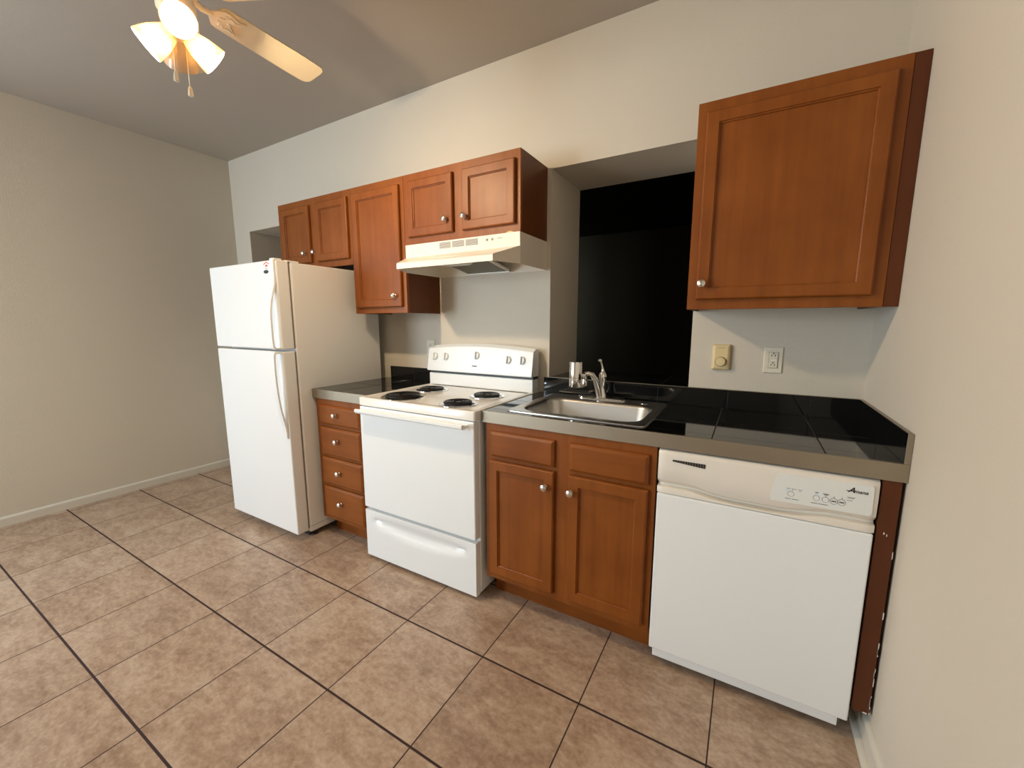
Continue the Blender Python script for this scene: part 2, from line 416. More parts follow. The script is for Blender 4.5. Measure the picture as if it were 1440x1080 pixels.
# ------------------------------------------------------------------ cabinet parts
def panel_door(x0, x1, z0, z1, yb, yf, fr=.043):
    bm = B()
    def R(i, y): return [(x0 + i, y, z0 + i), (x1 - i, y, z0 + i), (x1 - i, y, z1 - i), (x0 + i, y, z1 - i)]
    loft(bm, [R(0, yb), R(0, yf + .007), R(.002, yf + .003), R(.006, yf), R(fr - .001, yf), R(fr + .0005, yf + .005), R(fr + .004, yf + .0065), R(fr + .005, yf + .0115)])
    return bm
def slab_front(x0, x1, z0, z1, yb, yf):
    bm = B()
    def R(i, y): return [(x0 + i, y, z0 + i), (x1 - i, y, z0 + i), (x1 - i, y, z1 - i), (x0 + i, y, z1 - i)]
    loft(bm, [R(0, yb), R(0, yf + .010), R(.003, yf + .006), R(.010, yf + .001), R(.013, yf)])
    return bm
def knob(x, y, z, parent):
    bm = B()
    lathe(bm, (x, y + .001, z), (0, -1, 0), [(.0085, 0), (.0085, .003), (.0055, .005), (.005, .012), (.009, .015), (.0145, .018), (.0155, .021), (.0145, .0245), (.010, .0275), (.004, .029)], 20)
    return obj('knob', bm, M_NICKEL, parent)

UF = -.2957; UD = UF - .019
def upper(label, x0, x1, z0, z1, doors, side=M_WOODD):
    r = thing('wall_cabinet', label, 'cabinet', ((x0 + x1) / 2, UF / 2, z0))
    x0 += .0006; x1 -= .0006
    bm = B()
    box(bm, x0, x1, UF, UF + .019, z0, z1, .001, 1)
    obj('face_frame', bm, M_WOOD, r)
    bm = B()
    box(bm, x0, x0 + .013, UF + .019, -.001, z0, z1); box(bm, x1 - .013, x1, UF + .019, -.001, z0, z1)
    box(bm, x0 + .013, x1 - .013, UF + .019, -.001, z0 + .012, z0 + .024); box(bm, x0 + .013, x1 - .013, UF + .019, -.001, z1 - .016, z1 - .004)
    box(bm, x0 + .013, x1 - .013, -.007, -.001, z0 + .024, z1 - .016)
    obj('carcass', bm, side, r)
    for (a, b_, c, d, kx, kz) in doors:
        dr = obj('door', panel_door(a, b_, c, d, UF - .0005, UD), M_WOOD, r)
        knob(kx, UD, kz, dr)
    return r
upper('brown two-door wall cabinet above the refrigerator', -1.1538, -.4041, 1.662, 2.1085,
      [(-1.106, -.800, 1.700, 2.066, -.855, 1.762), (-.732, -.425, 1.700, 2.066, -.750, 1.762)])
upper('tall brown single-door wall cabinet between fridge cabinet and range hood', -.4041, .0383, 1.3588, 2.1085,
      [(-.375, .011, 1.394, 2.067, -.038, 1.459)])
hc = upper('brown two-door wall cabinet right above the range hood', .0383, .7864, 1.7345, 2.1085,
      [(.076, .391, 1.772, 2.067, .349, 1.838), (.452, .762, 1.772, 2.067, .472, 1.838)])
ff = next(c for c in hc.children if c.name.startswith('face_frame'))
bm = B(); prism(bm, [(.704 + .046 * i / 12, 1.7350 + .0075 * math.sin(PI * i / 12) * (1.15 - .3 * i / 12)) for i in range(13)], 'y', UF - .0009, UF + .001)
obj('tan_patch', bm, simple('pale_tan', (0.66, 0.46, 0.2), .6), ff, label='small pale tan half-oval patch')  # pale tan half-oval on the bottom rail of the face frame
rc = upper('big brown single-door wall cabinet in the right corner above the outlet', 1.5441, 2.1415, 1.3542, 2.1073,
      [(1.576, 2.108, 1.391, 2.067, 1.596, 1.451)])
bm = B(); box(bm, 2.1412, 2.1806, UF + .002, UF + .021, 1.3542, 2.1073, .001, 1)
obj('filler_strip', bm, M_FILLER, rc, label='darker reddish filler strip against the wall')

BF = -.5966; BD = BF - .019; ZT = .118; ZU = .8615
def base_cabinet(label, x0, x1, cat='cabinet'):
    r = thing('base_cabinet', label, cat, ((x0 + x1) / 2, BF / 2, 0))
    bm = B(); box(bm, x0, x1, BF, BF + .019, ZT, ZU, .001, 1); obj('face_frame', bm, M_WOOD, r)
    bm = B()
    box(bm, x0, x0 + .013, BF + .019, -.004, ZT, ZU); box(bm, x1 - .013, x1, BF + .019, -.004, ZT, ZU)
    box(bm, x0 + .013, x1 - .013, BF + .019, -.004, ZT, ZT + .015); box(bm, x0 + .013, x1 - .013, -.010, -.004, ZT + .015, ZU)
    obj('carcass', bm, M_WOODD, r)
    bm = B(); box(bm, x0, x1, -.513, -.498, 0, ZT); box(bm, x0, x0 + .015, -.498, -.02, 0, ZT); box(bm, x1 - .015, x1, -.498, -.02, 0, ZT)
    obj('toe_kick', bm, M_WOODH, r)
    return r
dc = base_cabinet('narrow brown base cabinet with four drawers between fridge and stove', -.4316, -.004)
for (a, b_, kz) in ((.717, .829, .779), (.529, .698, .624), (.350, .514, .434), (.142, .333, .245)):
    d = obj('drawer', slab_front(-.390, -.042, a, b_, BF - .0005, BD), M_WOODH, dc); knob(-.236, BD, kz, d)
sc_ = base_cabinet('brown sink base cabinet with two doors between stove and dishwasher', .777, 1.5155)
for (a, b_) in ((.810, 1.118), (1.183, 1.491)):
    obj('drawer_front', slab_front(a, b_, .715, .829, BF - .0005, BD), M_WOODH, sc_)
for (a, b_, kx) in ((.802, 1.119, 1.083), (1.183, 1.492, 1.197)):
    d = obj('door', panel_door(a, b_, .150, .697, BF - .0005, BD), M_WOOD, sc_); knob(kx, BD, .630, d)
# filler panel right of the dishwasher
bm = B(); box(bm, 2.1300, 2.1725, BF, BF + .019, .115, ZU, .001, 1); box(bm, 2.158, 2.1725, BF + .019, -.02, .115, ZU)
for i in range(16):
    z = random.choice([.13, .16, .2, .25, .33, .45, .55, .62]) + random.uniform(-.015, .02); w = random.uniform(.0008, .0025)
    box(bm, 2.1725 - w, 2.1732, BF - .0004, BF + .004, z, z + random.uniform(.006, .03), mi=1)
for (x, z, w, h) in ((2.157, .1155, .010, .004), (2.146, .70, .003, .006), (2.153, .695, .002, .007)): box(bm, x, x + w, BF - .0005, BF + .002, z, z + h, mi=1)
tag(obj('filler_panel', bm, [M_FILLER, M_CAULK], None, (2.151, BF, .115)), 'narrow dark brown filler panel with chipped edge right of dishwasher', 'panel')

# ------------------------------------------------------------------ countertops
CF = -.6024; CT = .914; CB = .8624
def counter(label, x0, x1, xs, ys, hole, bs0, bs1, seams):
    r = thing('countertop', label, 'countertop', ((x0 + x1) / 2, CF / 2, CB))
    bm = B(); tiled(bm, xs, ys, x0, x1, CF + .0125, -.0008, CT - .006, CT, hole, base=(CB + .0005, CT - .0016))
    obj('tile_surface', bm, [M_TILEK, M_GROUTK], r)
    bm = B(); box(bm, x0, x1, CF, CF + .012, CB, CT + .0012, .0012, 2)
    if bs0 > x0 + .01: box(bm, x0 - .0012, x0, CF + .002, -.002, CB, CT + .001)
    obj('steel_edge', bm, M_STEEL, r)
    bm = B(); tl = [bs0] + seams + [bs1]
    for a, b_ in zip(tl[:-1], tl[1:]): box(bm, a + .0013, b_ - .0013, -.0115, -.0035, CT + .0005, 1.0, .0006, 1)
    box(bm, bs0, bs1, -.0095, -.0006, CT + .0005, .9995, mi=1)
    bs = obj('backsplash', bm, [M_TILEK, M_GROUTK], r)
    return r, bs
lc, _ = counter('small black tiled countertop with steel edge between fridge and stove', -.458, -.0035, [-.235], [-.31], None, -.423, -.0035, [-.2])
mc, bs = counter('long black tiled countertop with steel edge around the sink', .7632, 2.1806, [.76, 1.066, 1.376, 1.686, 1.995], [-.31], (.874, 1.437, -.532, -.066), .782, 2.1806, [1.092, 1.40, 1.705, 2.010])
bm = B(); box(bm, .782, 2.168, -.0122, -.0006, .9998, 1.0016, .0004, 1); obj('edge_trim', bm, M_STEEL, bs)
bm = B()
box(bm, 2.1695, 2.1775, -.305, -.0135, CT + .0005, 1.0, .0006, 1); box(bm, 2.1695, 2.1775, CF + .003, -.308, CT + .0005, 1.0, .0006, 1)
box(bm, 2.1725, 2.1806, CF + .003, -.0135, CT + .0005, .9993, mi=1)
ss = obj('side_splash', bm, [M_TILEK, M_GROUTK], mc)
bm = B(); box(bm, 2.1672, 2.1806, CF + .001, CF + .003, CT + .0014, 1.0016, .0005, 1); box(bm, 2.1690, 2.1806, CF + .003, -.012, 1.0, 1.0016, .0004, 1)
obj('edge_trim', bm, M_STEEL, ss)

# ------------------------------------------------------------------ sink, faucet, filter
sk = thing('kitchen_sink', 'stainless steel drop-in sink set in the black tiled countertop', 'sink', (1.156, -.30, CT))
bm = B()
def RR(x0, x1, y0, y1, r, z): return [(p[0], p[1], z) for p in rrect(x0, x1, y0, y1, r)]
bx0, bx1, by0, by1 = .897, 1.418, -.502, -.160
loft(bm, [RR(.854, 1.458, -.554, -.043, .03, CT + .0004), RR(.8545, 1.4575, -.5535, -.0435, .03, CT + .004), RR(.860, 1.452, -.548, -.049, .028, CT + .0065), RR(.872, 1.440, -.536, -.061, .026, CT + .0045),
          RR(bx0 - .006, bx1 + .006, by0 - .006, by1 + .006, .075, CT + .004), RR(bx0, bx1, by0, by1, .072, CT + .0015), RR(bx0 + .006, bx1 - .006, by0 + .006, by1 - .006, .07, CT - .010),
          RR(bx0 + .022, bx1 - .022, by0 + .022, by1 - .022, .066, CT - .125), RR(bx0 + .032, bx1 - .032, by0 + .032, by1 - .032, .06, CT - .150), RR(bx0 + .055, bx1 - .055, by0 + .055, by1 - .055, .045, CT - .163),
          RR(bx0 + .16, bx1 - .16, by0 + .13, by1 - .13, .03, CT - .166)], cap0=False, smooth=True)
sb = obj('basin', bm, M_SINK, sk)
bm = B(); lathe(bm, (1.157, -.331, CT - .1655), (0, 0, 1), [(.045, 0), (.045, .0015), (.038, .003), (.034, .001), (.01, .0008)], 24); obj('drain', bm, M_CHROME, sb)
bm = B(); lathe(bm, (1.357, -.098, CT + .0035), (0, 0, 1), [(.020, 0), (.020, .003), (.016, .005), (.004, .0055)], 24); obj('hole_cover', bm, M_CHROME, sb)

fa = thing('faucet', 'chrome single-lever faucet standing behind the sink bowl', 'faucet', (1.145, -.095, CT + .004))
zb = CT + .0045
bm = B(); loft(bm, [[(p[0], p[1], z) for p in rrect(1.025 + i, 1.268 - i, -.122 + i, -.066 - i, .027 - i)] for i, z in ((0, zb), (0, zb + .006), (.003, zb + .011), (.010, zb + .014))])
obj('base_plate', bm, M_CHROME, fa)
bx, by = 1.148, -.094
bm = B(); lathe(bm, (bx, by, zb + .013), (0, 0, 1), [(.024, 0), (.022, .012), (.015, .03), (.0145, .075), (.019, .09), (.021, .105), (.018, .118), (.010, .130)], 20); obj('body', bm, M_CHROME, fa)
bm = B(); tube(bm, [(bx, by, zb + .135), (bx, by, zb + .15), (bx - .003, by - .003, zb + .165), (bx - .009, by - .006, zb + .19), (bx - .013, by - .008, zb + .20)], [.011, .007, .005, .0055, .0095], 12)
lathe(bm, (bx - .013, by - .008, zb + .196), (-.3, -.1, 1), [(.0095, 0), (.0095, .006), (.005, .010)], 12)
obj('lever_handle', bm, M_CHROME, fa)
bm = B()
tube(bm, [(bx - .008, by - .016, zb + .012), (bx - .014, by - .03, zb + .06), (bx - .022, by - .048, zb + .105), (bx - .034, by - .066, zb + .132), (bx - .05, by - .08, zb + .139), (bx - .062, by - .090, zb + .134)], [.016, .0155, .0145, .0135, .013, .0125], 14)
lathe(bm, (bx - .062, by - .090, zb + .136), (0, 0, -1), [(.0135, 0), (.0135, .018), (.012, .024)], 16)
obj('spout', bm, M_CHROME, fa)
fx, fy, fz = bx - .105, by - .098, zb + .068
wf = thing('water_filter', 'chrome cylinder water filter attached to the faucet spout', 'water filter', (fx, fy, fz))
bm = B(); lathe(bm, (fx, fy, fz), (0, 0, 1), [(.026, 0), (.0325, .002), (.0335, .006), (.0335, .048)], 28); cup = obj('housing', bm, M_CHROME, wf)
bm = B(); lathe(bm, (fx, fy, fz + .0495), (0, 0, 1), [(.033, 0), (.033, .072), (.0315, .077), (.02, .079)], 28); obj('cartridge_cap', bm, M_CHROME, wf)
bm = B()
tube(bm, [(fx + .028, fy + .002, fz + .014), (bx - .075, by - .093, fz + .012), (bx - .062, by - .090, fz + .016), (bx - .062, by - .090, fz + .043)], [.014, .014, .015, .014], 14)
obj('connector', bm, M_CHROME, wf)

# ------------------------------------------------------------------ electric stove
st = thing('stove', 'white freestanding electric stove with coil burners between counters', 'stove', (.375, -.33, 0))
bm = B(); box(bm, .002, .748, -.604, -.03, .022, .872, .004); box(bm, .001, .0035, -.59, -.08, .08, .84)
obj('body', bm, M_WHITE, st)
RF = -.6441
bm = B()
def RC(i, y0, z): return [(p[0], p[1], z) for p in rrect(-.0005 + i, .7500 - i, RF + i, -.086 - i * 0, .012, 4)]
loft(bm, [RC(0, 0, .8722), RC(0, 0, .909), RC(.002, 0, .913), RC(.006, 0, .915), RC(.012, 0, .9145), RC(.018, 0, .912), RC(.05, 0, .9118)], smooth=True)
obj('cooktop', bm, M_COOK, st)
bm = B(); box(bm, .004, .7455, RF, -.607, .303, .8665, .006, 3); od = obj('oven_door', bm, M_WHITE, st)
bm = B()
pr_ = [(-.644, .852), (-.668, .853), (-.690, .861), (-.697, .856), (-.697, .846), (-.690, .838), (-.672, .838), (-.644, .842)]
loft(bm, [[(x, p[0], p[1]) for p in pr_] for x in (.026, .716)])
obj('handle', bm, M_WHITE, od)
bm = B()
nx, nz = 28, 14
grid = []
x0, x1, z0, z1 = .006, .7455, .0205, .288
for j in range(nz + 1):
    row = []
    for i in range(nx + 1):
        x = x0 + (x1 - x0) * i / nx; z = z0 + (z1 - z0) * j / nz
        u = (x - .373) / .30; top = .252 - .045 * u * u * 0; dep = 0
        if abs(u) < 1:
            h = .034 * (1 - u * u) ** .5 + .006; zc = .232 - .012 * (1 - u * u)
            w = (z - zc) / h
            if abs(w) < 1: dep = .016 * (1 - w * w) * (1 if w < 0 else .9)
        row.append(bm.verts.new((x, RF + .002 + dep, z)))
    grid.append(row)
for j in range(nz):
    for i in range(nx):
        f = bm.faces.new((grid[j][i], grid[j][i + 1], grid[j + 1][i + 1], grid[j + 1][i])); f.smooth = True
per = grid[0] + [r_[-1] for r_ in grid[1:]] + grid[-1][-2::-1] + [r_[0] for r_ in grid[-2:0:-1]]
bk = [bm.verts.new((v.co.x, -.607, v.co.z)) for v in per]
for i in range(len(per)):
    j = (i + 1) % len(per); bm.faces.new((per[i], per[j], bk[j], bk[i]))
bm.faces.new(bk)
obj('storage_drawer', bm, M_WHITE, st)
for x, y in ((.05, -.58), (.70, -.60), (.05, -.08), (.70, -.08)):
    bm = B(); lathe(bm, (x, y, 0), (0, 0, 1), [(.018, 0), (.018, .008), (.008, .012), (.008, .024)], 12); obj('foot', bm, M_BLACK, st)
bm = B()
box(bm, .004, .7485, -.084, -.012, .86, .988, .004); box(bm, .006, .746, -.074, -.014, .987, 1.006, mi=1)
bg = obj('backguard', bm, [M_WHITE, M_BLACK], st)
bm = B()
NXB = 20; loops = []
def bgp(x, u):
    top = 1.145 + .021 * (1 - u ** 2); back = top + .012
    return [(x, -.100, 1.004), (x, -.1005, 1.010), (x, -.078, top - .008), (x, -.074, top - .002), (x, -.068, top), (x, -.045, back), (x, -.020, back - .002), (x, -.012, back - .012), (x, -.012, 1.004)]
for i in range(NXB + 1):
    u = -1 + 2 * i / NXB; loops.append(bgp(.001 + .748 * i / NXB, u))
loft(bm, loops)
cp = obj('control_panel', bm, M_WHITE, st)
fn = Vector((0, -.135, -.0225 * -1)).normalized(); fn = Vector((0, -1, .167)).normalized()   # outward normal of the tilted face
fu = Vector((0, .167, 1)).normalized()
def face_pt(x, z): return Vector((x, -.1005 + (z - 1.010) * (.0225 / .137), z))
for (x, z) in ((.056, 1.093), (.142, 1.094), (.372, 1.109), (.590, 1.092), (.680, 1.093)):
    p = face_pt(x, z)
    bm = B(); lathe(bm, p + fn * .0004, fn, [(.0235, 0), (.0235, .004), (.0215, .010), (.0205, .012)], 24)
    kb = [p + Vector((sx * .006, 0, 0)) + fu * (sz * .0215) + fn * h for h in (.011,) for sx, sz in ((-1, -1), (1, -1), (1, 1), (-1, 1))]
    kt = [p + Vector((sx * .0045, 0, 0)) + fu * (sz * .021) + fn * .024 for sx, sz in ((-1, -1), (1, -1), (1, 1), (-1, 1))]
    loft(bm, [kb, kt]); obj('knob', bm, M_WHITE, cp)
bm = B()
add_text(bm, 'Amana', .013, face_pt(.345, 1.043) + fn * .0003, (1, 0, 0), fu, shear=.3, offset=.0006)
obj('logo', bm, M_LOGO, cp)
bm = B()
def dash(x, z, w, h, off=.0005):
    a = [face_pt(x, z) + fn * off, face_pt(x + w, z) + fn * off, face_pt(x + w, z + h) + fn * off, face_pt(x, z + h) + fn * off]
    bm.faces.new([bm.verts.new(v) for v in a])
for x, z in ((.056, 1.093), (.142, 1.094), (.372, 1.109), (.590, 1.092), (.680, 1.093)):
    for k in range(9):
        t = PI * (-.25 + 1.5 * k / 8); dash(x + .031 * math.cos(t) - .0015, z + .031 * math.sin(t), .003, .0012)
for x in (.216, .528): dash(x - .003, 1.128, .006, .005)
obj('dial_marks', bm, M_PRINT, cp)
def burner(x, y, r, rings):
    bm = B(); z = .9122
    lathe(bm, (x, y, z), (0, 0, 1), [(r + .022, 0), (r + .0215, .0025), (r + .016, .004), (r + .010, .003), (r * .75, .0005), (.01, .0003)], 40)
    pan = obj('drip_pan', bm, M_CHROME, st)
    bm = B(); pts = []
    n = rings * 26
    for i in range(n + 1):
        t = i / n; rad = .022 + (r - .022) * t; a = 2 * PI * rings * t
        pts.append((x + rad * math.cos(a), y + rad * math.sin(a), z + .010))
    tube(bm, pts, .0056, 8)
    for k in range(3):
        a = k * 2 * PI / 3 + .4; d = Vector((math.cos(a), math.sin(a), 0))
        p = Vector((x, y, z + .0035)); q = Vector((-d.y, d.x, 0)) * .002
        loft(bm, [[p + d * s + q * e + Vector((0, 0, h)) for e, h in ((-1, 0), (1, 0), (1, .004), (-1, .004))] for s in (.012, r + .004)])
    lathe(bm, (x, y, z + .004), (0, 0, 1), [(.016, 0), (.016, .006), (.012, .008)], 16)
    obj('coil', bm, M_COIL, pan)
burner(.200, -.515, .097, 5); burner(.182, -.265, .073, 4); burner(.572, -.525, .073, 4); burner(.577, -.280, .073, 4)

# ------------------------------------------------------------------ dishwasher
dw = thing('dishwasher', 'white built-in dishwasher under the right end of the counter', 'dishwasher', (1.823, -.32, 0))
D0, D1 = 1.5218, 2.1248; DF = -.6062
bm = B(); box(bm, D0 + .010, D1 - .012, -.568, -.03, .03, .852); obj('tub', bm, M_GASKET, dw)
bm = B(); box(bm, D0 + .001, D1 - .001, DF, -.569, .073, .6965, .005, 3); obj('door_panel', bm, M_WHITE, dw)
bm = B(); box(bm, D0 + .012, D1 - .022, -.588, -.575, .030, .110, .002); obj('kick_plate', bm, M_WHITE, dw)
bm = B(); loops = []
NC = 48; xc = (D0 + D1) / 2
for i in range(NC + 1):
    x = D0 + (D1 - D0) * i / NC
    b_ = max(0.0, 1 - ((x - xc) / .20) ** 2); b_ = b_ * b_ * (3 - 2 * b_)
    zt = .748 - .022 * b_; zl = .722 - .017 * b_; dp = .021 + .010 * b_
    e = min(1.0, min(i, NC - i) / 1.5)
    yf = DF + .006 * (1 - e) ** 2
    loops.append([(x, -.569, .8575), (x, -.590, .8582), (x, yf + .008, .8555), (x, yf + .001, .849), (x, yf, .842), (x, yf - .001, (zt + .842) / 2), (x, yf, zt + .001), (x, yf + .0015, zt - .001), (x, yf + dp * .55, (zt + zl) / 2 + .002), (x, yf + dp, zl + .008), (x, yf + dp * .9, zl + .002), (x, yf + .001, zl - .001), (x, yf - .0005, zl - .004), (x, yf, .6995), (x, yf + .006, .698), (x, -.569, .698)])
loft(bm, loops, smooth=True)
pn = obj('control_panel', bm, M_BONE, dw)
bm = B(); PY = DF - .0019
poly = [(1.8665, .747)] + [(1.866 + .017 * (t / 8) ** 1.6 - .0015, .747 + .091 * t / 8) for t in range(1, 9)] + [(2.108, .8405), (2.112, .836), (2.113, .757), (2.107, .7515)]
prism(bm, poly, 'y', PY, DF + .004); obj('insert', bm, M_PANELW, pn)
for (x, z, r) in ((1.918, .7775, .0075), (1.982, .7785, .0075), (2.004, .7775, .0075)):
    bm = B(); prism(bm, disc(x, z, r + .0012), 'y', PY - .0004, PY + .001, 1); prism(bm, disc(x, z, r), 'y', PY - .0012, PY + .001)
    obj('button', bm, [M_PANELW, M_PRINT], pn)
for (x, z, r) in ((2.024, .777, .0090), (2.0425, .7775, .0090)):
    bm = B(); prism(bm, disc(x, z, r + .0008), 'y', PY - .0004, PY + .001, 1); prism(bm, disc(x, z, r - .0006), 'y', PY - .0010, PY + .001)
    box(bm, x - .006, x + .006, PY - .0013, PY, z - .0022, z + .0024, mi=1); box(bm, x - .0012, x + .0012, PY - .0006, PY, z + .0115, z + .0145, mi=1)
    obj('button', bm, [M_PANELW, M_PRINT], pn, label='button with dark print')
bm = B()
for (x, z, w, h) in ((1.905, .7935, .012, .0012), (1.919, .7935, .0125, .0012), (1.935, .7935, .011, .0012), (1.920, .789, .003, .002), (1.939, .789, .003, .002),
                     (1.904, .7605, .015, .0018), (1.921, .7605, .018, .0018), (1.970, .7605, .016, .0020), (1.988, .7605, .023, .0020),
                     (1.978, .794, .008, .0026), (1.997, .794, .015, .0022), (2.000, .7915, .009, .002), (2.0028, .788, .003, .002),
                     (2.054, .797, .018, .0013), (2.056, .794, .014, .0012), (2.054, .787, .013, .0012)):
    box(bm, x, x + w, PY - .0004, PY + .001, z, z + h)
obj('panel_print', bm, M_PRINT, pn)
for x, z in ((1.9085, .789), (1.981, .789)):
    bm = B(); prism(bm, disc(x, z, .003, 12), 'y', PY - .0007, PY + .001); obj('indicator_light', bm, M_BLUE, pn)
bm = B()
add_text(bm, 'A', .0225, (2.0535, PY - .0003, .8135), (1, 0, 0), (0, 0, 1), shear=.4, offset=.0004)
add_text(bm, 'mana', .0150, (2.0672, PY - .0003, .8135), (1, 0, 0), (0, 0, 1), shear=.3, offset=.0002)
box(bm, 2.0505, 2.0635, PY - .0007, PY, .8165, .8185)
obj('logo', bm, M_LOGO, pn)
bm = B()
prism(bm, [(1.570, .8215), (1.570, .8275), (1.6745, .8275), (1.6735, .8125)], 'y', DF - .0022, DF + .003)
for k in range(12):
    x = 1.576 + k * .0083; box(bm, x, x + .0018, DF - .0028, DF, .8225 - .0007 * k, .8268, mi=1)
obj('vent', bm, [M_BLACK, M_GASKET], pn)

# ------------------------------------------------------------------ refrigerator
fr_ = thing('refrigerator', 'white top-freezer refrigerator at the left end of the counter', 'refrigerator', (-.817, -.38, 0))
F0, F1 = -1.1729, -.4612; FF = -.7549
bm = B(); box(bm, F0 + .002, F1 - .001, -.672, -.06, .035, 1.634, .006, 3); box(bm, F1 - .0015, F1 - .0005, -.671, -.07, .072, .074, mi=1)
obj('body', bm, [M_FRIDGE, M_GASKET], fr_)
bm = B(); box(bm, F0 + .012, F1 - .012, -.683, -.670, .06, 1.145 - .006); box(bm, F0 + .012, F1 - .012, -.683, -.670, 1.158, 1.63); obj('gasket', bm, M_GASKET, fr_)
bm = B(); box(bm, F0 + .03, F1 - .03, -.665, -.64, .006, .036); obj('grille', bm, M_BLACK, fr_)
for x in (F0 + .06, F1 - .03):
    for y in (-.63, -.12):
        bm = B(); lathe(bm, (x - .012, y, .02), (1, 0, 0), [(.02, 0), (.02, .024)], 16); obj('wheel', bm, M_BLACK, fr_)
bm = B(); box(bm, F0, F1, FF, -.684, 1.1545, 1.6391, .007, 3); fd = obj('freezer_door', bm, M_FRIDGE, fr_)
bm = B(); box(bm, F0, F1, FF, -.684, .0526, 1.1425, .007, 3); ld_ = obj('fridge_door', bm, M_FRIDGE, fr_)
bm = B(); box(bm, F1 - .055, F1 - .004, -.70, -.62, 1.6345, 1.6425, .003); obj('hinge_cover', bm, M_FRIDGE, fr_)
def strip(bm, path, xa, xb, th, w0=None):
    """flat bowed strip following (y, z) points"""
    n = len(path); loops = []
    for i, (y, z) in enumerate(path):
        a = path[max(0, i - 1)]; c = path[min(n - 1, i + 1)]
        t = Vector((c[0] - a[0], c[1] - a[1])).normalized(); nn = Vector((-t.y, t.x)) * th / 2
        loops.append([(xa, y + nn.x, z + nn.y), (xa + .004, y + nn.x * 1.3, z + nn.y * 1.3), (xb - .004, y + nn.x * 1.3, z + nn.y * 1.3), (xb, y + nn.x, z + nn.y), (xb - .002, y - nn.x, z - nn.y), (xa + .002, y - nn.x, z - nn.y)])
    loft(bm, loops, smooth=True)
def smooth_path(p, n=5):
    out = []
    for i in range(len(p) - 1):
        p0, p1, p2, p3 = (Vector(p[max(i - 1, 0)]), Vector(p[i]), Vector(p[i + 1]), Vector(p[min(i + 2, len(p) - 1)]))
        for k in range(n):
            t = k / n; out.append(tuple(.5 * ((2 * p1) + (p2 - p0) * t + (2 * p0 - 5 * p1 + 4 * p2 - p3) * t * t + (3 * p1 - p0 - 3 * p2 + p3) * t ** 3)))
    return out + [tuple(p[-1])]
bm = B(); strip(bm, smooth_path([(-.756, 1.137), (-.782, 1.137), (-.797, 1.125), (-.800, 1.04), (-.797, .931), (-.787, .83), (-.774, .757), (-.765, .71), (-.761, .646)]), -.501, -.468, .009)
obj('handle', bm, M_FRIDGE, ld_)
bm = B(); strip(bm, smooth_path([(-.761, 1.645), (-.761, 1.56), (-.766, 1.50), (-.783, 1.44), (-.797, 1.36), (-.799, 1.25), (-.796, 1.175), (-.782, 1.160), (-.756, 1.160)]), -.501, -.468, .009)
box(bm, -.502, -.464, -.763, -.72, 1.632, 1.6465, .004)
obj('handle', bm, M_FRIDGE, fd)
bm = B(); SY = FF - .0006
prism(bm, [(-.578, 1.566), (-.521, 1.566), (-.521, 1.622), (-.549, 1.633), (-.578, 1.622)], 'y', SY, FF + .001)
prism(bm, [(-.577, 1.616), (-.577, 1.621), (-.549, 1.632), (-.522, 1.621), (-.522, 1.616), (-.549, 1.626)], 'y', SY - .0003, SY, 1)
prism(bm, [(-.562, 1.606), (-.536, 1.606), (-.540, 1.615), (-.549, 1.618), (-.557, 1.615)], 'y', SY - .0003, SY, 1)
prism(bm, [(-.556 + .024 * math.cos(t), 1.579 + .010 * math.sin(t)) for t in [2 * PI * i / 20 for i in range(20)]], 'y', SY - .0003, SY, 2)
for z, w in ((1.597, .03), (1.5935, .024)): box(bm, -.564, -.564 + w, SY - .0003, SY, z, z + .0015, mi=3)
obj('sticker', bm, [M_LABEL, M_RED, M_LOGO, M_PRINT], fd, label='small white sticker with red arrow and black oval')

# ------------------------------------------------------------------ range hood
rh = thing('range_hood', 'cream under-cabinet range hood above the stove', 'range hood', (.41, -.2, 1.585))
hx0, hx1 = .0480, .7868; z0h = 1.584; ztop = 1.7335; yf = -.3035
bm = B()
def quad(*p): bm.faces.new([bm.verts.new(q) for q in p])
lx0, lx1, ly = .122, .727, -.452
T = [(hx0, -.001, ztop), (hx1, -.001, ztop), (hx1, yf, ztop), (hx0, yf, ztop)]
A = [(hx0, yf, 1.664), (hx1, yf, 1.668)]
Lt = [(lx0, ly + .006, 1.6165), (lx1, ly + .006, 1.6165)]; Lm = [(lx0, ly, 1.612), (lx1, ly, 1.612)]; Lb = [(lx0, ly, z0h), (lx1, ly, z0h)]
quad(*T); quad(T[3], T[2], A[1], A[0]); quad(A[0], A[1], Lt[1], Lt[0]); quad(Lt[0], Lt[1], Lm[1], Lm[0]); quad(Lm[0], Lm[1], Lb[1], Lb[0])
quad((hx1, -.001, ztop), (hx1, yf, ztop), (hx1, yf, z0h), (hx1, -.001, z0h)); quad((hx0, -.001, ztop), (hx0, yf, ztop), (hx0, yf, z0h), (hx0, -.001, z0h))
for s, (hx, lx) in enumerate(((hx0, lx0), (hx1, lx1))):
    bm.faces.new([bm.verts.new(q) for q in (A[s], Lt[s], Lm[s], Lb[s], (hx, yf, z0h))])
quad((hx0, -.001, ztop), (hx1, -.001, ztop), (hx1, -.001, z0h), (hx0, -.001, z0h))
bmesh.ops.remove_doubles(bm, verts=bm.verts[:], dist=1e-5)
geom = bm.faces[:]
bmesh.ops.recalc_face_normals(bm, faces=geom)
bmesh.ops.solidify(bm, geom=geom, thickness=.0025)
hd = obj('shell', bm, M_HOOD, rh)
bm = B()
for a, b_ in ((.294, .369), (.380, .457), (.468, .544)):
    for k in range(5):
        z = 1.6955 + k * .0063; box(bm, a, b_, yf - .0014, yf + .001, z, z + .0034)
obj('vent_slot', bm, M_PRINT, hd)
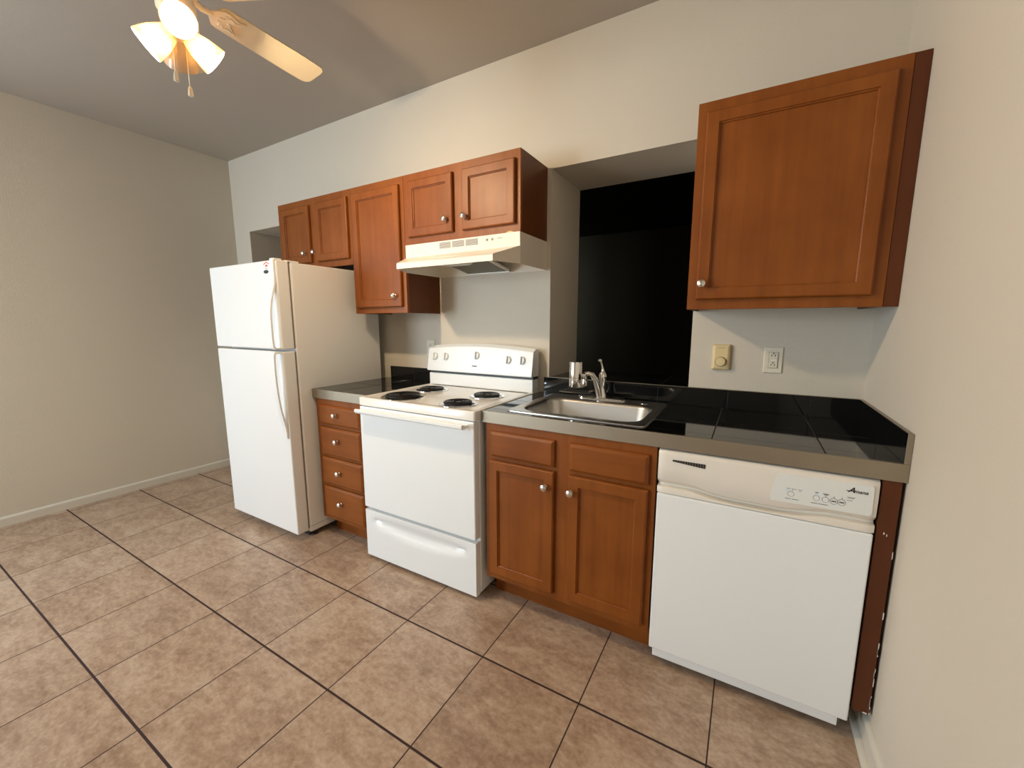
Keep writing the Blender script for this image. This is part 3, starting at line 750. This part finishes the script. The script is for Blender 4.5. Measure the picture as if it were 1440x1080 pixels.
for x in (.600, .632):
    bm = B(); box(bm, x - .011, x + .011, yf - .0016, yf, 1.704, 1.719, .0005, 1); box(bm, x - .003, x - .001, yf - .0045, yf, 1.706, 1.717, .0004, 1, mi=1); box(bm, x + .002, x + .004, yf - .0035, yf, 1.706, 1.717, .0004, 1, mi=1)
    obj('switch', bm, [M_HOOD, M_PRINT], hd)
bm = B(); box(bm, .659, .688, yf - .0012, yf, 1.712, 1.7145); obj('name_print', bm, M_PRINT, hd)
bm = B(); box(bm, hx0 + .004, hx1 - .004, -.296, -.004, 1.652, 1.655); obj('inner_pan', bm, M_HOOD, rh)
bm = B(); loft(bm, [[(x, -.270 - .003, 1.630), (x, -.028, 1.590), (x, -.028, 1.598), (x, -.270, 1.638)] for x in (.29, .56)]); gf = obj('grease_filter', bm, M_FILTER, rh)
bm = B()
loft(bm, [[(x, -.276, 1.629), (x, -.022, 1.587), (x, -.022, 1.600), (x, -.276, 1.640)] for x in (.558, .570)]); loft(bm, [[(x, -.276, 1.629), (x, -.022, 1.587), (x, -.022, 1.600), (x, -.276, 1.640)] for x in (.280, .292)])
box(bm, .28, .57, -.030, -.020, 1.587, 1.600)
obj('filter_frame', bm, M_NICKEL, gf)
bm = B(); loft(bm, [[(x, y, z) for x, y in rrect(.335 + i, .505 - i, -.405 + i, -.282 - i, .012)] for i, z in ((0, 1.632), (.004, 1.606), (.012, 1.598))]); obj('lamp_lens', bm, M_LENS, rh)

# ------------------------------------------------------------------ wall plates
dm = thing('dimmer_switch', 'ivory wall dimmer with a round knob left of the outlet', 'dimmer switch', (1.666, 0, 1.148))
bm = B(); loft(bm, [[(p[0], y, p[1]) for p in rrect(1.630 + i, 1.702 - i, 1.091 + i, 1.205 - i, .004)] for i, y in ((0, -.0006), (0, -.012), (.004, -.018), (.010, -.021))]); pl = obj('plate', bm, M_IVORY, dm)
bm = B(); lathe(bm, (1.666, -.0205, 1.129), (0, -1, 0), [(.0225, 0), (.0225, .003)], 28); obj('ring', bm, M_GASKET, dm)
bm = B(); lathe(bm, (1.666, -.0215, 1.129), (0, -1, 0), [(.0205, 0), (.0200, .010), (.0185, .0125), (.01, .0135)], 28); obj('knob', bm, M_IVORY, dm)
bm = B(); box(bm, 1.653, 1.679, -.0214, -.0208, 1.190, 1.1915); obj('plate_print', bm, M_PRINT, pl)
def outlet(label, xc, zc, gfci):
    o = thing('wall_outlet', label, 'outlet', (xc, 0, zc))
    bm = B(); loft(bm, [[(p[0], y, p[1]) for p in rrect(xc - .035 + i, xc + .035 - i, zc - .0565 + i, zc + .0565 - i, .003)] for i, y in ((0, -.0006), (0, -.003), (.003, -.006))]); pl = obj('plate', bm, M_PLATE, o)
    bm = B()
    if gfci: box(bm, xc - .0168, xc + .0168, -.0085, -.004, zc - .0335, zc + .0335, .001, 1)
    else:
        for s in (-.0195, .0195): prism(bm, [(xc + p[0], zc + s + p[1]) for p in rrect(-.017, .017, -.0135, .0135, .008)], 'y', -.0085, -.004)
    fc = obj('receptacle_face', bm, M_PLATE, o)
    bm = B()
    for s in ((.0205, -.0195) if gfci else (.0195, -.0195)):
        for dx in (-.0063, .0063): box(bm, xc + dx - .0012, xc + dx + .0012, -.0088, -.008, zc + s - .006, zc + s + .004)
        prism(bm, disc(xc, zc + s + .0095 - .0015, .0028, 12), 'y', -.0088, -.008)
    if gfci:
        for a in ((-.0168, .0168, .0333, .0341), (-.0168, .0168, -.0341, -.0333), (-.0173, -.0165, -.0335, .0335), (.0165, .0173, -.0335, .0335), (-.0168, .0168, .0058, .0064), (-.0168, .0168, -.0064, -.0058)):
            box(bm, xc + a[0], xc + a[1], -.0087, -.008, zc + a[2], zc + a[3])
        box(bm, xc - .0148, xc - .0128, -.009, -.008, zc - .001, zc + .001)
    obj('slot', bm, M_BLACK, fc)
    for s in (-.048, .048):
        bm = B(); lathe(bm, (xc, -.0055, zc + s), (0, -1, 0), [(.0032, 0), (.0028, .0009)], 10)
        obj('screw', bm, M_PLATE, pl)
    if gfci:
        bm = B()
        for s in (-.0025, .0025): box(bm, xc - .008, xc + .012, -.0095, -.008, zc + s - .0019, zc + s + .0019, .0004, 1)
        obj('test_button', bm, M_LABEL, fc)
outlet('cream wall outlet with test buttons below the right cabinet', 1.866, 1.1435, True)
outlet('pale wall outlet half hidden behind the stove control panel', -.050, 1.134, False)

# ------------------------------------------------------------------ ceiling fan
HX, HY = .028, -1.312
fan = thing('ceiling_fan', 'cream ceiling fan with flared glass lamp shades and two pull chains', 'ceiling fan', (HX, HY, ZC))
bm = B(); lathe(bm, (HX, HY, ZC - .001), (0, 0, -1), [(.065, 0), (.066, .02), (.055, .045), (.022, .06), (.016, .062)], 32); obj('canopy', bm, M_FANW, fan)
bm = B(); lathe(bm, (HX, HY, ZC - .06), (0, 0, -1), [(.0125, 0), (.0125, .08)], 16); obj('downrod', bm, M_FANW, fan)
bm = B(); lathe(bm, (HX, HY, ZC - .135), (0, 0, -1), [(.03, 0), (.075, .012), (.098, .035), (.102, .06), (.102, .115), (.09, .14), (.07, .152), (.062, .158), (.062, .175), (.05, .18)], 40); obj('motor_housing', bm, M_FANW, fan)
ZB = 2.400
def blade(az):
    d = Vector((math.cos(az), math.sin(az), 0)); n = Vector((-d.y, d.x, 0)); tilt = math.radians(-11)
    nn = n * math.cos(tilt) + Vector((0, 0, 1)) * math.sin(tilt); zz = d.cross(nn)
    c0 = Vector((HX, HY, ZB))
    out = []
    for r, w in ((.125, .030), (.128, .040), (.137, .049), (.155, .054), (.30, .059), (.46, .063), (.515, .063), (.532, .058), (.543, .046), (.546, .030)): out.append((r, w))
    poly = [c0 + d * r + nn * w for r, w in out] + [c0 + d * r - nn * w for r, w in out[::-1]]
    bm = B(); loft(bm, [[p - zz * .003 for p in poly], [p + zz * .003 for p in poly]])
    b_ = obj('blade', bm, M_BLADE, fan)
    bm = B()
    ip = [(.055, .014), (.085, .009), (.105, .011), (.122, .030), (.14, .043), (.16, .044), (.19, .034), (.215, .040), (.2, .024), (.185, .012), (.178, .004)]
    pl = [c0 + d * r + nn * w - zz * (.004 if r > .12 else .004) for r, w in ip] + [c0 + d * r - nn * w - zz * .004 for r, w in ip[::-1]]
    loft(bm, [[p - zz * .004 for p in pl], pl])
    tube(bm, [c0 + d * .05 + Vector((0, 0, .004)), c0 + d * .08 - zz * .010, c0 + d * .115 - zz * .008], [.012, .010, .008], 10)
    for (r, w) in ((.15, .025), (.15, -.025), (.172, 0)): lathe(bm, c0 + d * r + nn * w - zz * .008, -zz, [(.006, 0), (.005, .003)], 10)
    for s in (-1, 1):
        tube(bm, [c0 + d * r + nn * (w * s) - zz * .0095 for r, w in ((.135, .008), (.15, .014), (.165, .030), (.18, .022), (.20, .030))], .0022, 6)
    obj('blade_iron', bm, M_FANW, b_)
for az in (94, 24, 154, 214, 272, 331): blade(math.radians(az))
bm = B(); lathe(bm, (HX, HY, 2.392), (0, 0, -1), [(.045, 0), (.048, .02), (.055, .03), (.055, .06), (.045, .075), (.034, .09), (.032, .13), (.02, .14), (.008, .146)], 32); obj('light_fitter', bm, M_FANW, fan)
for k in range(4):
    az, tl = [math.radians(v) for v in ((-22, 17), (72, 36), (157, 36), (-124, 40))[k]]; h = Vector((math.cos(az), math.sin(az), 0))
    ax = (h * math.cos(tl) + Vector((0, 0, -1)) * math.sin(tl)).normalized()
    base = Vector((HX, HY, 2.284)) + h * .002
    bm = B(); tube(bm, [base - h * .01, base + ax * .012, base + ax * .02], [.012, .016, .022], 16); lathe(bm, base + ax * .018, ax, [(.024, 0), (.026, .006), (.026, .022), (.022, .024)], 24)
    arm = obj('lamp_arm', bm, M_FANW, fan)
    bm = B(); q = base + ax * .028
    prof = [(.0275, 0), (.0295, .008), (.0355, .024), (.0415, .042), (.0455, .062), (.0485, .080), (.0500, .090)]
    loft_p = prof + [(r - .0028, hh) for r, hh in prof[::-1]]
    lathe(bm, q, ax, loft_p, 36, False, False)
    shd = obj('glass_shade', bm, M_SHADE, fan)
    bm = B(); lit = (k != 2)
    lathe(bm, q + ax * .012, ax, [(.013, .018), (.022, .027), (.029, .037), (.0315, .048), (.0285, .060), (.018, .070), (.004, .074)], 20)
    obj('bulb', bm, M_BULB if lit else M_BULBOFF, shd)
for (dx, dy, zt, zf) in ((.042, -.040, 2.30, 2.100), (-.012, .022, 2.29, 2.095)):
    x, y = HX + dx, HY + dy
    bm = B(); tube(bm, [(x, y, zt), (x, y, zf + .02)], .0011, 6); ch = obj('pull_chain', bm, M_BRASS, fan)
    bm = B(); lathe(bm, (x, y, zf + .022), (0, 0, -1), [(.003, 0), (.0055, .006), (.0075, .022), (.0078, .030), (.005, .0325)], 14); obj('fob', bm, M_FANW, ch)
